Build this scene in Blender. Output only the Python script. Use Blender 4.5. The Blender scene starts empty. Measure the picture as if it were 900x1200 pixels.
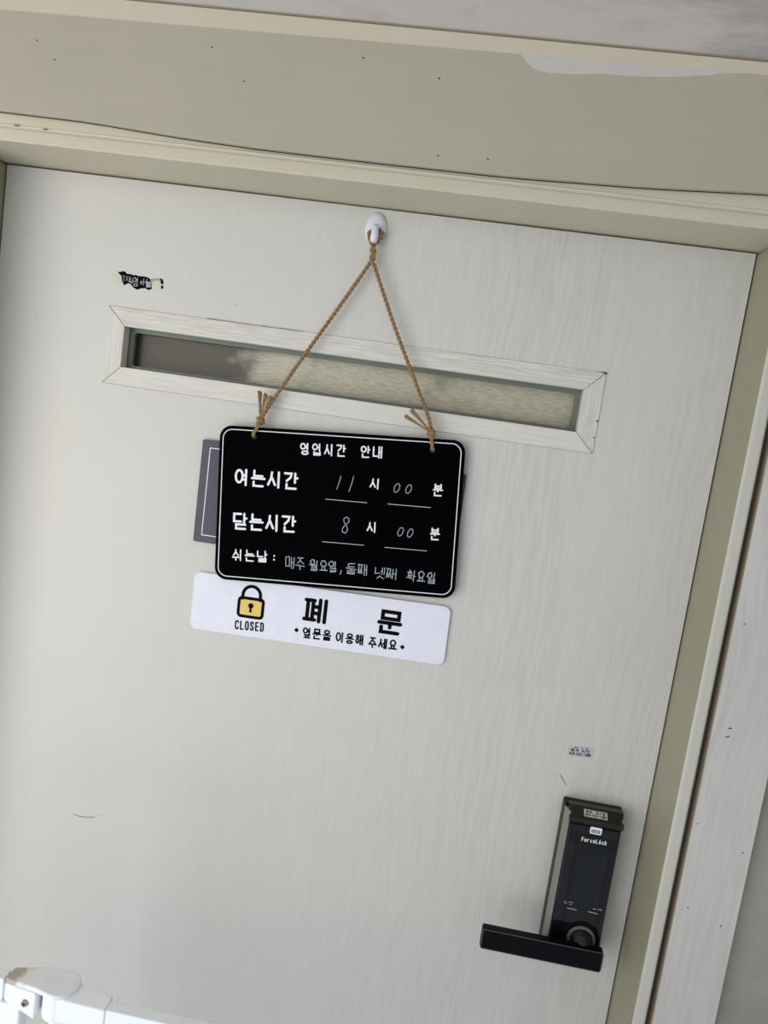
import bpy, bmesh, math, random
from mathutils import Vector, Matrix
random.seed(7)
R = math.radians
scn = bpy.context.scene
COL = scn.collection

# ------------------------------------------------------------------ camera
def cam_setup():
    yaw, pitch, roll = -0.0928758, -0.1218679, 0.1436073
    cy, sy, cp, sp = math.cos(yaw), math.sin(yaw), math.cos(pitch), math.sin(pitch)
    f = Vector((sy*cp, cy*cp, sp)); r = Vector((cy, -sy, 0)); u = r.cross(f)
    r2 = math.cos(roll)*r + math.sin(roll)*u
    u2 = -math.sin(roll)*r + math.cos(roll)*u
    cd = bpy.data.cameras.new('camera'); co = bpy.data.objects.new('camera', cd); COL.objects.link(co)
    m = Matrix((( r2.x, u2.x, -f.x), (r2.y, u2.y, -f.y), (r2.z, u2.z, -f.z))).to_4x4()
    m.translation = Vector((0.644429, -0.980212, 1.745091))
    co.matrix_world = m
    cd.sensor_fit = 'VERTICAL'; cd.sensor_height = 36; cd.sensor_width = 27
    cd.lens = 900/1200*36
    cd.clip_start = 0.02; cd.clip_end = 100
    scn.camera = co
cam_setup()

# ------------------------------------------------------------------ light
scn.view_settings.view_transform = 'Standard'
scn.view_settings.look = 'None'
scn.view_settings.gamma = 1
scn.view_settings.use_curve_mapping = False
scn.view_settings.exposure = 0.0

def world_setup():
    w = bpy.data.worlds.new('overcast_sky'); scn.world = w; w.use_nodes = True
    nt = w.node_tree; nt.nodes.clear()
    out = nt.nodes.new('ShaderNodeOutputWorld'); bg = nt.nodes.new('ShaderNodeBackground')
    tc = nt.nodes.new('ShaderNodeTexCoord'); sep = nt.nodes.new('ShaderNodeSeparateXYZ')
    mr = nt.nodes.new('ShaderNodeMapRange'); mr.inputs[1].default_value = -0.2; mr.inputs[2].default_value = 1.0
    rp = nt.nodes.new('ShaderNodeValToRGB')
    rp.color_ramp.elements[0].color = (0.72, 0.76, 0.80, 1)
    rp.color_ramp.elements[1].color = (1.0, 0.985, 0.95, 1)
    L = nt.links.new
    L(tc.outputs['Generated'], sep.inputs[0]); L(sep.outputs[2], mr.inputs[0]); L(mr.outputs[0], rp.inputs[0])
    L(rp.outputs[0], bg.inputs[0]); bg.inputs[1].default_value = 0.55
    L(bg.outputs[0], out.inputs[0])
world_setup()

def area(name, loc, target, size, power, col):
    ld = bpy.data.lights.new(name, 'AREA'); ld.shape = 'RECTANGLE'; ld.size, ld.size_y = size; ld.energy = power; ld.color = col
    lo = bpy.data.objects.new(name, ld); COL.objects.link(lo); lo.location = loc
    lo.rotation_euler = (Vector(target)-Vector(loc)).to_track_quat('-Z', 'Y').to_euler()
area('street_daylight', (-0.9, -2.1, 1.35), (0.35, 0, 1.2), (2.2, 2.4), 30, (0.88, 0.95, 1.0))
area('low_cool_fill', (-0.5, -1.5, 0.5), (0.25, 0, 1.15), (1.4, 0.8), 6, (0.80, 0.92, 1.0))  # unseen fill lamp, added to brighten the lower door and soffit
area('warm_fill', (-0.5, -0.9, 1.45), (0.05, -0.03, 2.0), (0.6, 0.5), 2.6, (1.0, 0.78, 0.50))  # unseen fill lamp, added to warm and lift the upper left

# ------------------------------------------------------------------ materials
def srgb(r, g, b):
    f = lambda c: ((c/255+0.055)/1.055)**2.4 if c > 10 else c/255/12.92
    return (f(r), f(g), f(b), 1)
def new_mat(name):
    m = bpy.data.materials.new(name); m.use_nodes = True
    return m, m.node_tree, m.node_tree.nodes['Principled BSDF']
def plain(name, c, rough=0.5, metal=0.0, spec=0.5, coat=0.0):
    m, nt, b = new_mat(name)
    n = nt.nodes.new('ShaderNodeTexNoise'); n.inputs['Scale'].default_value = 90; n.inputs['Detail'].default_value = 4
    tc = nt.nodes.new('ShaderNodeTexCoord'); nt.links.new(tc.outputs['Object'], n.inputs['Vector'])
    mx = nt.nodes.new('ShaderNodeMix'); mx.data_type = 'RGBA'
    mx.inputs[6].default_value = tuple(x*0.94 for x in c[:3])+(1,); mx.inputs[7].default_value = tuple(min(1, x*1.05) for x in c[:3])+(1,)
    nt.links.new(n.outputs[0], mx.inputs[0]); nt.links.new(mx.outputs[2], b.inputs['Base Color'])
    b.inputs['Roughness'].default_value = rough; b.inputs['Metallic'].default_value = metal
    b.inputs['Specular IOR Level'].default_value = spec; b.inputs['Coat Weight'].default_value = coat
    return m
def painted(name, c, c2, rough=0.55, grain=None, gscale=260, gdepth=0.35, gcol=0.12, blotch=(3.0, 0.5), wob=0.02, bumpd=0.0006, stretch=0.03, fade=None):
    """painted wood; grain = axis along which the grain runs (0 x, 2 z)"""
    m, nt, b = new_mat(name); L = nt.links.new; N = nt.nodes.new
    tc = N('ShaderNodeTexCoord')
    big = N('ShaderNodeTexNoise'); big.inputs['Scale'].default_value = blotch[0]; big.inputs['Detail'].default_value = 5; big.inputs['Roughness'].default_value = 0.6
    L(tc.outputs['Object'], big.inputs['Vector'])
    rp = N('ShaderNodeValToRGB'); rp.color_ramp.elements[0].position = 0.35; rp.color_ramp.elements[1].position = 0.7
    rp.color_ramp.elements[0].color = c; rp.color_ramp.elements[1].color = c2
    L(big.outputs[0], rp.inputs[0])
    col = rp.outputs[0]
    fine = N('ShaderNodeTexNoise'); fine.inputs['Scale'].default_value = 700; fine.inputs['Detail'].default_value = 2
    L(tc.outputs['Object'], fine.inputs['Vector'])
    height = fine.outputs[0]; hs = 0.10
    if grain is not None:
        warp = N('ShaderNodeTexNoise'); warp.inputs['Scale'].default_value = 3.0; warp.inputs['Detail'].default_value = 2
        L(tc.outputs['Object'], warp.inputs['Vector'])
        wm = N('ShaderNodeVectorMath'); wm.operation = 'MULTIPLY_ADD'; wm.inputs[1].default_value = (wob, wob, wob)
        L(warp.outputs['Color'], wm.inputs[0]); L(tc.outputs['Object'], wm.inputs[2])
        mp = N('ShaderNodeMapping'); s = [1, 1, 1]; s[grain] = stretch; mp.inputs['Scale'].default_value = s
        L(wm.outputs[0], mp.inputs[0])
        g = N('ShaderNodeTexNoise'); g.inputs['Scale'].default_value = gscale; g.inputs['Detail'].default_value = 2.5; g.inputs['Roughness'].default_value = 0.55
        L(mp.outputs[0], g.inputs['Vector'])
        gr = N('ShaderNodeMapRange'); gr.inputs[1].default_value = 0.36; gr.inputs[2].default_value = 0.62
        L(g.outputs[0], gr.inputs[0])
        # the grain fades in and out over the sheet
        md = N('ShaderNodeTexNoise'); md.inputs['Scale'].default_value = 4.5; L(mp.outputs[0], md.inputs['Vector'])
        mdr = N('ShaderNodeMapRange'); mdr.inputs[1].default_value = 0.35; mdr.inputs[2].default_value = 0.65; mdr.inputs[3].default_value = 0.25
        L(md.outputs[0], mdr.inputs[0])
        inv = N('ShaderNodeMath'); inv.operation = 'SUBTRACT'; inv.inputs[0].default_value = 1; L(gr.outputs[0], inv.inputs[1])
        fac = N('ShaderNodeMath'); fac.operation = 'MULTIPLY'; L(inv.outputs[0], fac.inputs[0]); L(mdr.outputs[0], fac.inputs[1])
        if fade:
            sx = N('ShaderNodeSeparateXYZ'); L(wm.outputs[0], sx.inputs[0])
            fr = N('ShaderNodeMapRange'); fr.inputs[1].default_value = fade[0]; fr.inputs[2].default_value = fade[1]; fr.inputs[3].default_value = 0.12; L(sx.outputs[0], fr.inputs[0])
            fm = N('ShaderNodeMath'); fm.operation = 'MULTIPLY'; L(fac.outputs[0], fm.inputs[0]); L(fr.outputs[0], fm.inputs[1]); fac = fm
        fac2 = N('ShaderNodeMath'); fac2.operation = 'MULTIPLY'; fac2.inputs[1].default_value = gcol; L(fac.outputs[0], fac2.inputs[0])
        mx = N('ShaderNodeMix'); mx.data_type = 'RGBA'; mx.blend_type = 'MULTIPLY'
        L(fac2.outputs[0], mx.inputs[0]); L(col, mx.inputs[6]); mx.inputs[7].default_value = (0.30, 0.29, 0.26, 1)
        col = mx.outputs[2]
        hm = N('ShaderNodeMath'); hm.operation = 'MULTIPLY_ADD'; L(fac.outputs[0], hm.inputs[0]); hm.inputs[1].default_value = -1.0
        hf = N('ShaderNodeMath'); hf.operation = 'MULTIPLY'; hf.inputs[1].default_value = 0.25; L(fine.outputs[0], hf.inputs[0])
        L(hf.outputs[0], hm.inputs[2]); height = hm.outputs[0]; hs = gdepth
    # faint specks of dirt
    sp = N('ShaderNodeTexVoronoi'); sp.inputs['Scale'].default_value = 14; L(tc.outputs['Object'], sp.inputs['Vector'])
    sr = N('ShaderNodeMapRange'); sr.inputs[1].default_value = 0.0; sr.inputs[2].default_value = 0.018; sr.inputs[3].default_value = 0.55; sr.inputs[4].default_value = 0.0
    L(sp.outputs[0], sr.inputs[0])
    mx3 = N('ShaderNodeMix'); mx3.data_type = 'RGBA'; L(sr.outputs[0], mx3.inputs[0]); L(col, mx3.inputs[6]); mx3.inputs[7].default_value = (0.10, 0.08, 0.06, 1)
    L(mx3.outputs[2], b.inputs['Base Color'])
    bp = N('ShaderNodeBump'); bp.inputs['Strength'].default_value = hs; bp.inputs['Distance'].default_value = bumpd
    L(height, bp.inputs['Height']); L(bp.outputs[0], b.inputs['Normal'])
    b.inputs['Roughness'].default_value = rough
    return m
def plaster(name, c, c2, scale=9):
    m, nt, b = new_mat(name); L = nt.links.new; N = nt.nodes.new
    tc = N('ShaderNodeTexCoord')
    n = N('ShaderNodeTexNoise'); n.inputs['Scale'].default_value = scale; n.inputs['Detail'].default_value = 8; n.inputs['Roughness'].default_value = 0.62; n.inputs['Distortion'].default_value = 0.4
    mp = N('ShaderNodeMapping'); mp.inputs['Scale'].default_value = (0.6, 1, 1.6); L(tc.outputs['Object'], mp.inputs[0]); L(mp.outputs[0], n.inputs['Vector'])
    rp = N('ShaderNodeValToRGB'); rp.color_ramp.elements[0].position = 0.38; rp.color_ramp.elements[1].position = 0.55
    rp.color_ramp.elements[0].color = c2; rp.color_ramp.elements[1].color = c
    L(n.outputs[0], rp.inputs[0]); L(rp.outputs[0], b.inputs['Base Color'])
    n2 = N('ShaderNodeTexNoise'); n2.inputs['Scale'].default_value = 120; n2.inputs['Detail'].default_value = 5; L(tc.outputs['Object'], n2.inputs['Vector'])
    bp = N('ShaderNodeBump'); bp.inputs['Strength'].default_value = 0.35; bp.inputs['Distance'].default_value = 0.002
    L(n2.outputs[0], bp.inputs['Height']); L(bp.outputs[0], b.inputs['Normal']); b.inputs['Roughness'].default_value = 0.9
    return m
def jute(name, c, c2):
    m, nt, b = new_mat(name); L = nt.links.new; N = nt.nodes.new
    tc = N('ShaderNodeTexCoord'); n = N('ShaderNodeTexNoise'); n.inputs['Scale'].default_value = 900; n.inputs['Detail'].default_value = 3
    L(tc.outputs['Object'], n.inputs['Vector']); rp = N('ShaderNodeValToRGB')
    rp.color_ramp.elements[0].position = 0.3; rp.color_ramp.elements[1].position = 0.7
    rp.color_ramp.elements[0].color = c2; rp.color_ramp.elements[1].color = c
    L(n.outputs[0], rp.inputs[0]); L(rp.outputs[0], b.inputs['Base Color']); b.inputs['Roughness'].default_value = 0.95
    bp = N('ShaderNodeBump'); bp.inputs['Strength'].default_value = 0.6; bp.inputs['Distance'].default_value = 0.0004
    L(n.outputs[0], bp.inputs['Height']); L(bp.outputs[0], b.inputs['Normal'])
    return m
def backsheet_mat(name):
    """obscured glass film: plain brown at the left, mottled grey-green grain at the right, ragged border"""
    m, nt, b = new_mat(name); L = nt.links.new; N = nt.nodes.new
    tc = N('ShaderNodeTexCoord'); sep = N('ShaderNodeSeparateXYZ'); L(tc.outputs['Object'], sep.inputs[0])
    e = N('ShaderNodeTexNoise'); e.inputs['Scale'].default_value = 22; e.inputs['Detail'].default_value = 6; L(tc.outputs['Object'], e.inputs['Vector'])
    a = N('ShaderNodeMath'); a.operation = 'MULTIPLY_ADD'; a.inputs[1].default_value = 0.12; L(e.outputs[0], a.inputs[0]); L(sep.outputs[0], a.inputs[2])
    za = N('ShaderNodeMath'); za.operation = 'MULTIPLY_ADD'; za.inputs[1].default_value = -0.6; L(sep.outputs[2], za.inputs[0]); L(a.outputs[0], za.inputs[2])
    mr = N('ShaderNodeMapRange'); mr.inputs[1].default_value = -0.690; mr.inputs[2].default_value = -0.655; L(za.outputs[0], mr.inputs[0])
    mp = N('ShaderNodeMapping'); mp.inputs['Scale'].default_value = (0.16, 1, 1); L(tc.outputs['Object'], mp.inputs[0])
    g = N('ShaderNodeTexNoise'); g.inputs['Scale'].default_value = 520; g.inputs['Detail'].default_value = 4; L(mp.outputs[0], g.inputs['Vector'])
    rg = N('ShaderNodeValToRGB'); rg.color_ramp.elements[0].position = 0.36; rg.color_ramp.elements[1].position = 0.6
    rg.color_ramp.elements[0].color = srgb(196, 188, 168); rg.color_ramp.elements[1].color = srgb(222, 214, 194); L(g.outputs[0], rg.inputs[0])
    bl = N('ShaderNodeTexNoise'); bl.inputs['Scale'].default_value = 16; bl.inputs['Detail'].default_value = 6; L(tc.outputs['Object'], bl.inputs['Vector'])
    br = N('ShaderNodeMapRange'); br.inputs[1].default_value = 0.60; br.inputs[2].default_value = 0.68; br.inputs[4].default_value = 0.6; L(bl.outputs[0], br.inputs[0])
    m1 = N('ShaderNodeMix'); m1.data_type = 'RGBA'; L(br.outputs[0], m1.inputs[0]); L(rg.outputs[0], m1.inputs[6]); m1.inputs[7].default_value = srgb(158, 153, 135)
    m2 = N('ShaderNodeMix'); m2.data_type = 'RGBA'; L(mr.outputs[0], m2.inputs[0]); m2.inputs[6].default_value = srgb(90, 76, 52); L(m1.outputs[2], m2.inputs[7])
    L(m2.outputs[2], b.inputs['Base Color']); b.inputs['Roughness'].default_value = 0.7
    return m
def glass_mat(name):
    """thin clear pane: lets light straight through, mirrors a little by Fresnel"""
    m = bpy.data.materials.new(name); m.use_nodes = True; nt = m.node_tree; nt.nodes.clear(); N = nt.nodes.new; L = nt.links.new
    out = N('ShaderNodeOutputMaterial'); mx = N('ShaderNodeMixShader'); tr = N('ShaderNodeBsdfTransparent'); gl = N('ShaderNodeBsdfGlossy'); fr = N('ShaderNodeFresnel')
    tr.inputs[0].default_value = (0.985, 0.98, 0.97, 1); gl.inputs['Roughness'].default_value = 0.12; fr.inputs[0].default_value = 1.3
    n = N('ShaderNodeTexNoise'); n.inputs['Scale'].default_value = 30; tc = N('ShaderNodeTexCoord'); L(tc.outputs['Object'], n.inputs['Vector'])
    mr = N('ShaderNodeMapRange'); mr.inputs[3].default_value = 0.10; mr.inputs[4].default_value = 0.18; L(n.outputs[0], mr.inputs[0]); L(mr.outputs[0], gl.inputs['Roughness'])
    L(fr.outputs[0], mx.inputs[0]); L(tr.outputs[0], mx.inputs[1]); L(gl.outputs[0], mx.inputs[2]); L(mx.outputs[0], out.inputs[0])
    return m

M = dict(
    door=painted('door_sheet_paint', srgb(206, 202, 195), srgb(211, 207, 201), 0.5, grain=2, gscale=200, gdepth=0.3, gcol=0.17, blotch=(2.2, 0), wob=0.045, fade=(0.40, 0.85), stretch=0.05),
    frame=painted('cream_frame_paint', srgb(199, 190, 168), srgb(203, 195, 175), 0.5, grain=0, gscale=200, gdepth=0.12, gcol=0.04),
    jamb=painted('cream_jamb_shaded', srgb(153, 147, 124), srgb(160, 154, 132), 0.5, grain=2, gscale=200, gdepth=0.12, gcol=0.06),  # casing cream darkened: the shade of the reveals is put into the colour
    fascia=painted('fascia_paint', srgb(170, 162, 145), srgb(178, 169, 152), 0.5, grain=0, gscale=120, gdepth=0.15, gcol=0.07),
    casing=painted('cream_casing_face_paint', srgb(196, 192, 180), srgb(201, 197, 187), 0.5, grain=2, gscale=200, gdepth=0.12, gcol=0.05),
    chamfer=painted('cream_chamfer_tone', srgb(211, 199, 177), srgb(214, 204, 184), 0.5, grain=0, gscale=120, gdepth=0.15, gcol=0.05),  # lighter cream than the board face, used on its upper chamfer
    strip=painted('cream_strip_paint', srgb(204, 194, 170), srgb(202, 195, 176), 0.55, grain=0, gscale=220, gdepth=0.12, gcol=0.03),
    rail=painted('slot_rail_laminate', srgb(216, 210, 199), srgb(222, 217, 208), 0.45, grain=0, gscale=620, gdepth=0.4, gcol=0.34, stretch=0.035, wob=0.008),
    stile=painted('slot_stile_laminate', srgb(214, 209, 198), srgb(218, 214, 205), 0.45, grain=2, gscale=520, gdepth=0.4, gcol=0.34, stretch=0.045, wob=0.008),
    panel=painted('grained_wall_panel', srgb(200, 196, 190), srgb(206, 202, 196), 0.5, grain=2, gscale=190, gdepth=0.5, gcol=0.42, wob=0.05, stretch=0.045),
    edge=plain('raw_panel_edge', srgb(140, 126, 104), 0.8),
    plaster=plaster('grey_plaster', srgb(188, 180, 174), srgb(162, 153, 149), 7),
    render=plaster('green_grey_render', srgb(156, 154, 144), srgb(146, 144, 134), 5),
    floor=plaster('concrete_floor', srgb(212, 220, 230), srgb(202, 210, 220), 5),
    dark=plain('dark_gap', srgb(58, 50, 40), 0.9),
    bead=plain('grey_green_gasket', srgb(108, 114, 102), 0.35),
    backsheet=backsheet_mat('slot_backsheet'), glass=glass_mat('clear_glass'),
    black=plain('black_acrylic', srgb(3, 3, 6), 0.5, spec=0.01),
    white=plain('white_print', srgb(236, 238, 240), 0.5),
    ink=plain('black_print', srgb(6, 6, 9), 0.5, spec=0.04),
    yellow=plain('yellow_print', srgb(232, 200, 112), 0.5, spec=0.2),
    chalk=plain('chalk_marker', srgb(166, 176, 182), 0.8),
    line=plain('thin_white_line', srgb(190, 195, 198), 0.6),
    greysign=plain('slate_grey_acrylic', srgb(86, 85, 96), 0.4, spec=0.2),
    whitesign=plain('white_acrylic', srgb(232, 231, 242), 0.35, spec=0.3),
    hook=plain('white_plastic', srgb(226, 225, 236), 0.35),
    jute=jute('jute_twine', srgb(180, 147, 104), srgb(112, 84, 54)),
    lockblack=plain('lock_black_plastic', srgb(10, 9, 8), 0.35, spec=0.14),
    lockcap=plain('lock_cap_gloss', srgb(22, 21, 20), 0.18, spec=0.5),
    lockglass=plain('lock_gloss_front', srgb(14, 17, 21), 0.07, spec=0.45),
    locktrim=plain('brushed_trim', srgb(140, 136, 128), 0.5, metal=0.3),
    lockring=plain('grey_ring', srgb(120, 122, 118), 0.35, metal=0.5),
    lever=plain('lever_black', srgb(4, 6, 11), 0.4, spec=0.12),
    leveredge=plain('lever_edge', srgb(96, 92, 86), 0.35, metal=0.5),
    label=plain('foil_label', srgb(186, 188, 190), 0.5), label2=plain('foil_label_tan', srgb(190, 188, 172), 0.5),
    gate=plain('white_gate_enamel', srgb(244, 247, 255), 0.35), dirt=plain('dusty_brown_film', srgb(176, 166, 150), 0.8),
    steel=plain('screw_steel', srgb(150, 146, 140), 0.3, metal=0.9),
    resid=plain('old_glue', srgb(206, 202, 184), 0.6), patchgrey=plain('scraped_print', srgb(150, 152, 148), 0.6),
    scuff=plain('scuff_mark', srgb(140, 136, 126), 0.8), rust=plain('rust', srgb(150, 104, 60), 0.9),
    bare=plain('bare_filler', srgb(193, 188, 180), 0.7),
)

def dusty(name):
    m, nt, b = new_mat(name); L = nt.links.new; N = nt.nodes.new
    tc = N('ShaderNodeTexCoord'); sep = N('ShaderNodeSeparateXYZ'); L(tc.outputs['Object'], sep.inputs[0])
    n = N('ShaderNodeTexNoise'); n.inputs['Scale'].default_value = 70; n.inputs['Detail'].default_value = 6; L(tc.outputs['Object'], n.inputs['Vector'])
    a = N('ShaderNodeMath'); a.operation = 'MULTIPLY_ADD'; a.inputs[1].default_value = 0.045; L(n.outputs[0], a.inputs[0]); L(sep.outputs[0], a.inputs[2])
    mr = N('ShaderNodeMapRange'); mr.inputs[1].default_value = -0.022; mr.inputs[2].default_value = -0.013; L(a.outputs[0], mr.inputs[0])
    n2 = N('ShaderNodeMapRange'); n2.inputs[1].default_value = 0.4; n2.inputs[2].default_value = 0.7; n2.inputs[4].default_value = 0.15; L(n.outputs[0], n2.inputs[0])
    m1 = N('ShaderNodeMix'); m1.data_type = 'RGBA'; L(n2.outputs[0], m1.inputs[0]); m1.inputs[6].default_value = srgb(242, 244, 248); m1.inputs[7].default_value = srgb(206, 204, 200)
    m2 = N('ShaderNodeMix'); m2.data_type = 'RGBA'; L(mr.outputs[0], m2.inputs[0]); m2.inputs[6].default_value = srgb(184, 174, 158); L(m1.outputs[2], m2.inputs[7])
    L(m2.outputs[2], b.inputs['Base Color']); b.inputs['Roughness'].default_value = 0.5
    return m
M['dustcap'] = dusty('dusty_gate_cap')

# ------------------------------------------------------------------ helpers
def obj(name, bm, mat, parent=None, smooth=False, bevel=0, segs=2):
    me = bpy.data.meshes.new(name)
    if isinstance(bm, bmesh.types.BMesh):
        bmesh.ops.recalc_face_normals(bm, faces=bm.faces[:]) if not getattr(bm, 'flat', False) else None
        bm.to_mesh(me); bm.free()
    else: me = bm; me.name = name
    o = bpy.data.objects.new(name, me); COL.objects.link(o)
    mats = mat if isinstance(mat, (list, tuple)) else [mat]
    for q in mats: me.materials.append(q)
    if smooth:
        for p in me.polygons: p.use_smooth = True
    if bevel:
        md = o.modifiers.new('bevel', 'BEVEL'); md.width = bevel; md.segments = segs; md.limit_method = 'ANGLE'; md.angle_limit = R(35)
    if parent: o.parent = parent
    return o
def tag(o, label=None, cat=None, group=None, kind=None):
    if label: o['label'] = label
    if cat: o['category'] = cat
    if group: o['group'] = group
    if kind: o['kind'] = kind
    return o
def empty(name, loc=(0, 0, 0), roty=0):
    o = bpy.data.objects.new(name, None); COL.objects.link(o); o.location = loc; o.rotation_euler = (0, roty, 0); o.empty_display_size = 0.02
    return o
def box(bm, x0, x1, y0, y1, z0, z1):
    vs = [bm.verts.new((x, y, z)) for x in (x0, x1) for y in (y0, y1) for z in (z0, z1)]
    for f in ((0, 1, 3, 2), (4, 6, 7, 5), (0, 4, 5, 1), (2, 3, 7, 6), (0, 2, 6, 4), (1, 5, 7, 3)):
        bm.faces.new([vs[i] for i in f])
def boxm(*a):
    bm = bmesh.new(); box(bm, *a); return bm
def prism_x(bm, prof, x0, x1):
    """profile of (y,z) run along x"""
    a = [bm.verts.new((x0, y, z)) for y, z in prof]; b = [bm.verts.new((x1, y, z)) for y, z in prof]
    n = len(prof)
    for i in range(n): bm.faces.new((a[i], a[(i+1) % n], b[(i+1) % n], b[i]))
    bm.faces.new(a[::-1]); bm.faces.new(b)
def prism_z(bm, prof, z0, z1):
    a = [bm.verts.new((x, y, z0)) for x, y in prof]; b = [bm.verts.new((x, y, z1)) for x, y in prof]
    n = len(prof)
    for i in range(n): bm.faces.new((a[i], a[(i+1) % n], b[(i+1) % n], b[i]))
    bm.faces.new(a[::-1]); bm.faces.new(b)
def prism_y(bm, prof, y0, y1):
    a = [bm.verts.new((x, y0, z)) for x, z in prof]; b = [bm.verts.new((x, y1, z)) for x, z in prof]
    n = len(prof)
    for i in range(n): bm.faces.new((a[i], a[(i+1) % n], b[(i+1) % n], b[i]))
    bm.faces.new(a[::-1]); bm.faces.new(b)
def tube(bm, pts, r, seg=8, caps=True):
    pts = [Vector(p) for p in pts]; n = len(pts); rr = r if isinstance(r, (list, tuple)) else [r]*n
    t0 = (pts[1]-pts[0]).normalized(); up = Vector((0, 0, 1)) if abs(t0.z) < 0.9 else Vector((1, 0, 0))
    nx = t0.cross(up).normalized(); rings = []
    for i, p in enumerate(pts):
        t = (pts[min(i+1, n-1)]-pts[max(i-1, 0)]).normalized()
        nx = (nx - t*nx.dot(t)).normalized(); ny = t.cross(nx)
        rings.append([bm.verts.new(p + rr[i]*(math.cos(2*math.pi*k/seg)*nx + math.sin(2*math.pi*k/seg)*ny)) for k in range(seg)])
    for i in range(n-1):
        for k in range(seg): bm.faces.new((rings[i][k], rings[i][(k+1) % seg], rings[i+1][(k+1) % seg], rings[i+1][k]))
    if caps: bm.faces.new(rings[0][::-1]); bm.faces.new(rings[-1])
def arc_rect(x0, x1, z0, z1, r, n=8):
    P = []
    for cx, cz, a0 in ((x1-r, z1-r, 0), (x0+r, z1-r, 90), (x0+r, z0+r, 180), (x1-r, z0+r, 270)):
        for i in range(n+1):
            a = R(a0+90*i/n); P.append((cx+r*math.cos(a), cz+r*math.sin(a)))
    return P
def circ(cx, cz, r, n=24, a0=0, a1=360):
    full = (a1-a0) >= 360
    return [(cx+r*math.cos(R(a0+(a1-a0)*i/n)), cz+r*math.sin(R(a0+(a1-a0)*i/n))) for i in range(n if full else n+1)]
def plate(outlines, y_front, y_back, bevel=0.0):
    """flat plate in the xz plane from closed outlines; later outlines cut holes"""
    cu = bpy.data.curves.new('outline', 'CURVE'); cu.dimensions = '2D'; cu.fill_mode = 'BOTH'
    t = abs(y_back-y_front)
    cu.extrude = max(t/2-bevel, 1e-6); cu.bevel_depth = bevel; cu.bevel_resolution = 1; cu.offset = -bevel
    for ol in outlines:
        s = cu.splines.new('POLY'); s.points.add(len(ol)-1)
        for p, (x, z) in zip(s.points, ol): p.co = (x, z, 0, 1)
        s.use_cyclic_u = True
    o = bpy.data.objects.new('outline', cu); me = bpy.data.meshes.new_from_object(o)
    bpy.data.objects.remove(o); bpy.data.curves.remove(cu)
    mid = (y_front+y_back)/2
    for v in me.vertices: x, z, h = v.co; v.co = (x, mid-h, z)
    me.validate()
    bm = bmesh.new(); bm.from_mesh(me); bpy.data.meshes.remove(me)
    bmesh.ops.remove_doubles(bm, verts=bm.verts[:], dist=1e-7)
    return bm

# ------------------------------------------------------------------ pen-stroke lettering
CONS = {
 'ㄱ': [[(0, 1), (.95, 1), (.85, .5), (.3, 0)]], 'ㄴ': [[(0, 1), (0, 0), (1, 0)]], 'ㄷ': [[(1, 1), (0, 1), (0, 0), (1, 0)]],
 'ㄹ': [[(0, 1), (1, 1), (1, .5), (0, .5), (0, 0), (1, 0)]], 'ㅁ': [[(0, 1), (1, 1), (1, 0), (0, 0), (0, 1)]],
 'ㅂ': [[(0, 1), (0, 0), (1, 0), (1, 1)], [(0, .55), (1, .55)]], 'ㅅ': [[(.5, 1), (.42, .55), (0, 0)], [(.47, .65), (1, 0)]],
 'ㅇ': [[(.5+.5*math.cos(2*math.pi*i/16), .5+.5*math.sin(2*math.pi*i/16)) for i in range(17)]],
 'ㅈ': [[(.05, 1), (.95, 1)], [(.55, 1), (.4, .5), (0, 0)], [(.45, .6), (1, 0)]],
 'ㅉ': [[(0, 1), (.47, 1)], [(.28, 1), (.0, 0)], [(.22, .6), (.45, 0)], [(.55, 1), (1, 1)], [(.8, 1), (.55, 0)], [(.75, .6), (1, 0)]],
 'ㅌ': [[(1, 1), (0, 1), (0, 0), (1, 0)], [(0, .5), (1, .5)]],
 'ㅍ': [[(0, 1), (1, 1)], [(.28, 1), (.28, 0)], [(.72, 1), (.72, 0)], [(0, 0), (1, 0)]],
 'ㅎ': [[(.3, 1), (.7, 1)], [(0, .78), (1, .78)], [(.5+.38*math.cos(2*math.pi*i/14), .28+.28*math.sin(2*math.pi*i/14)) for i in range(15)]],
 'ㄸ': [[(.45, 1), (0, 1), (0, 0), (.45, 0)], [(1, 1), (.55, 1), (.55, 0), (1, 0)]],
}
LEAD = 'ㄱㄲㄴㄷㄸㄹㅁㅂㅃㅅㅆㅇㅈㅉㅊㅋㅌㅍㅎ'
TAIL = ' ㄱㄲㄳㄴㄵㄶㄷㄹㄺㄻㄼㄽㄾㄿㅀㅁㅂㅄㅅㅆㅇㅈㅊㅋㅌㅍㅎ'
VOW = 'ㅏㅐㅑㅒㅓㅔㅕㅖㅗㅘㅙㅚㅛㅜㅝㅞㅟㅠㅡㅢㅣ'
def fit(strokes, x0, x1, y0, y1):
    return [[(x0+(x1-x0)*x, y0+(y1-y0)*y) for x, y in s] for s in strokes]
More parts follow.
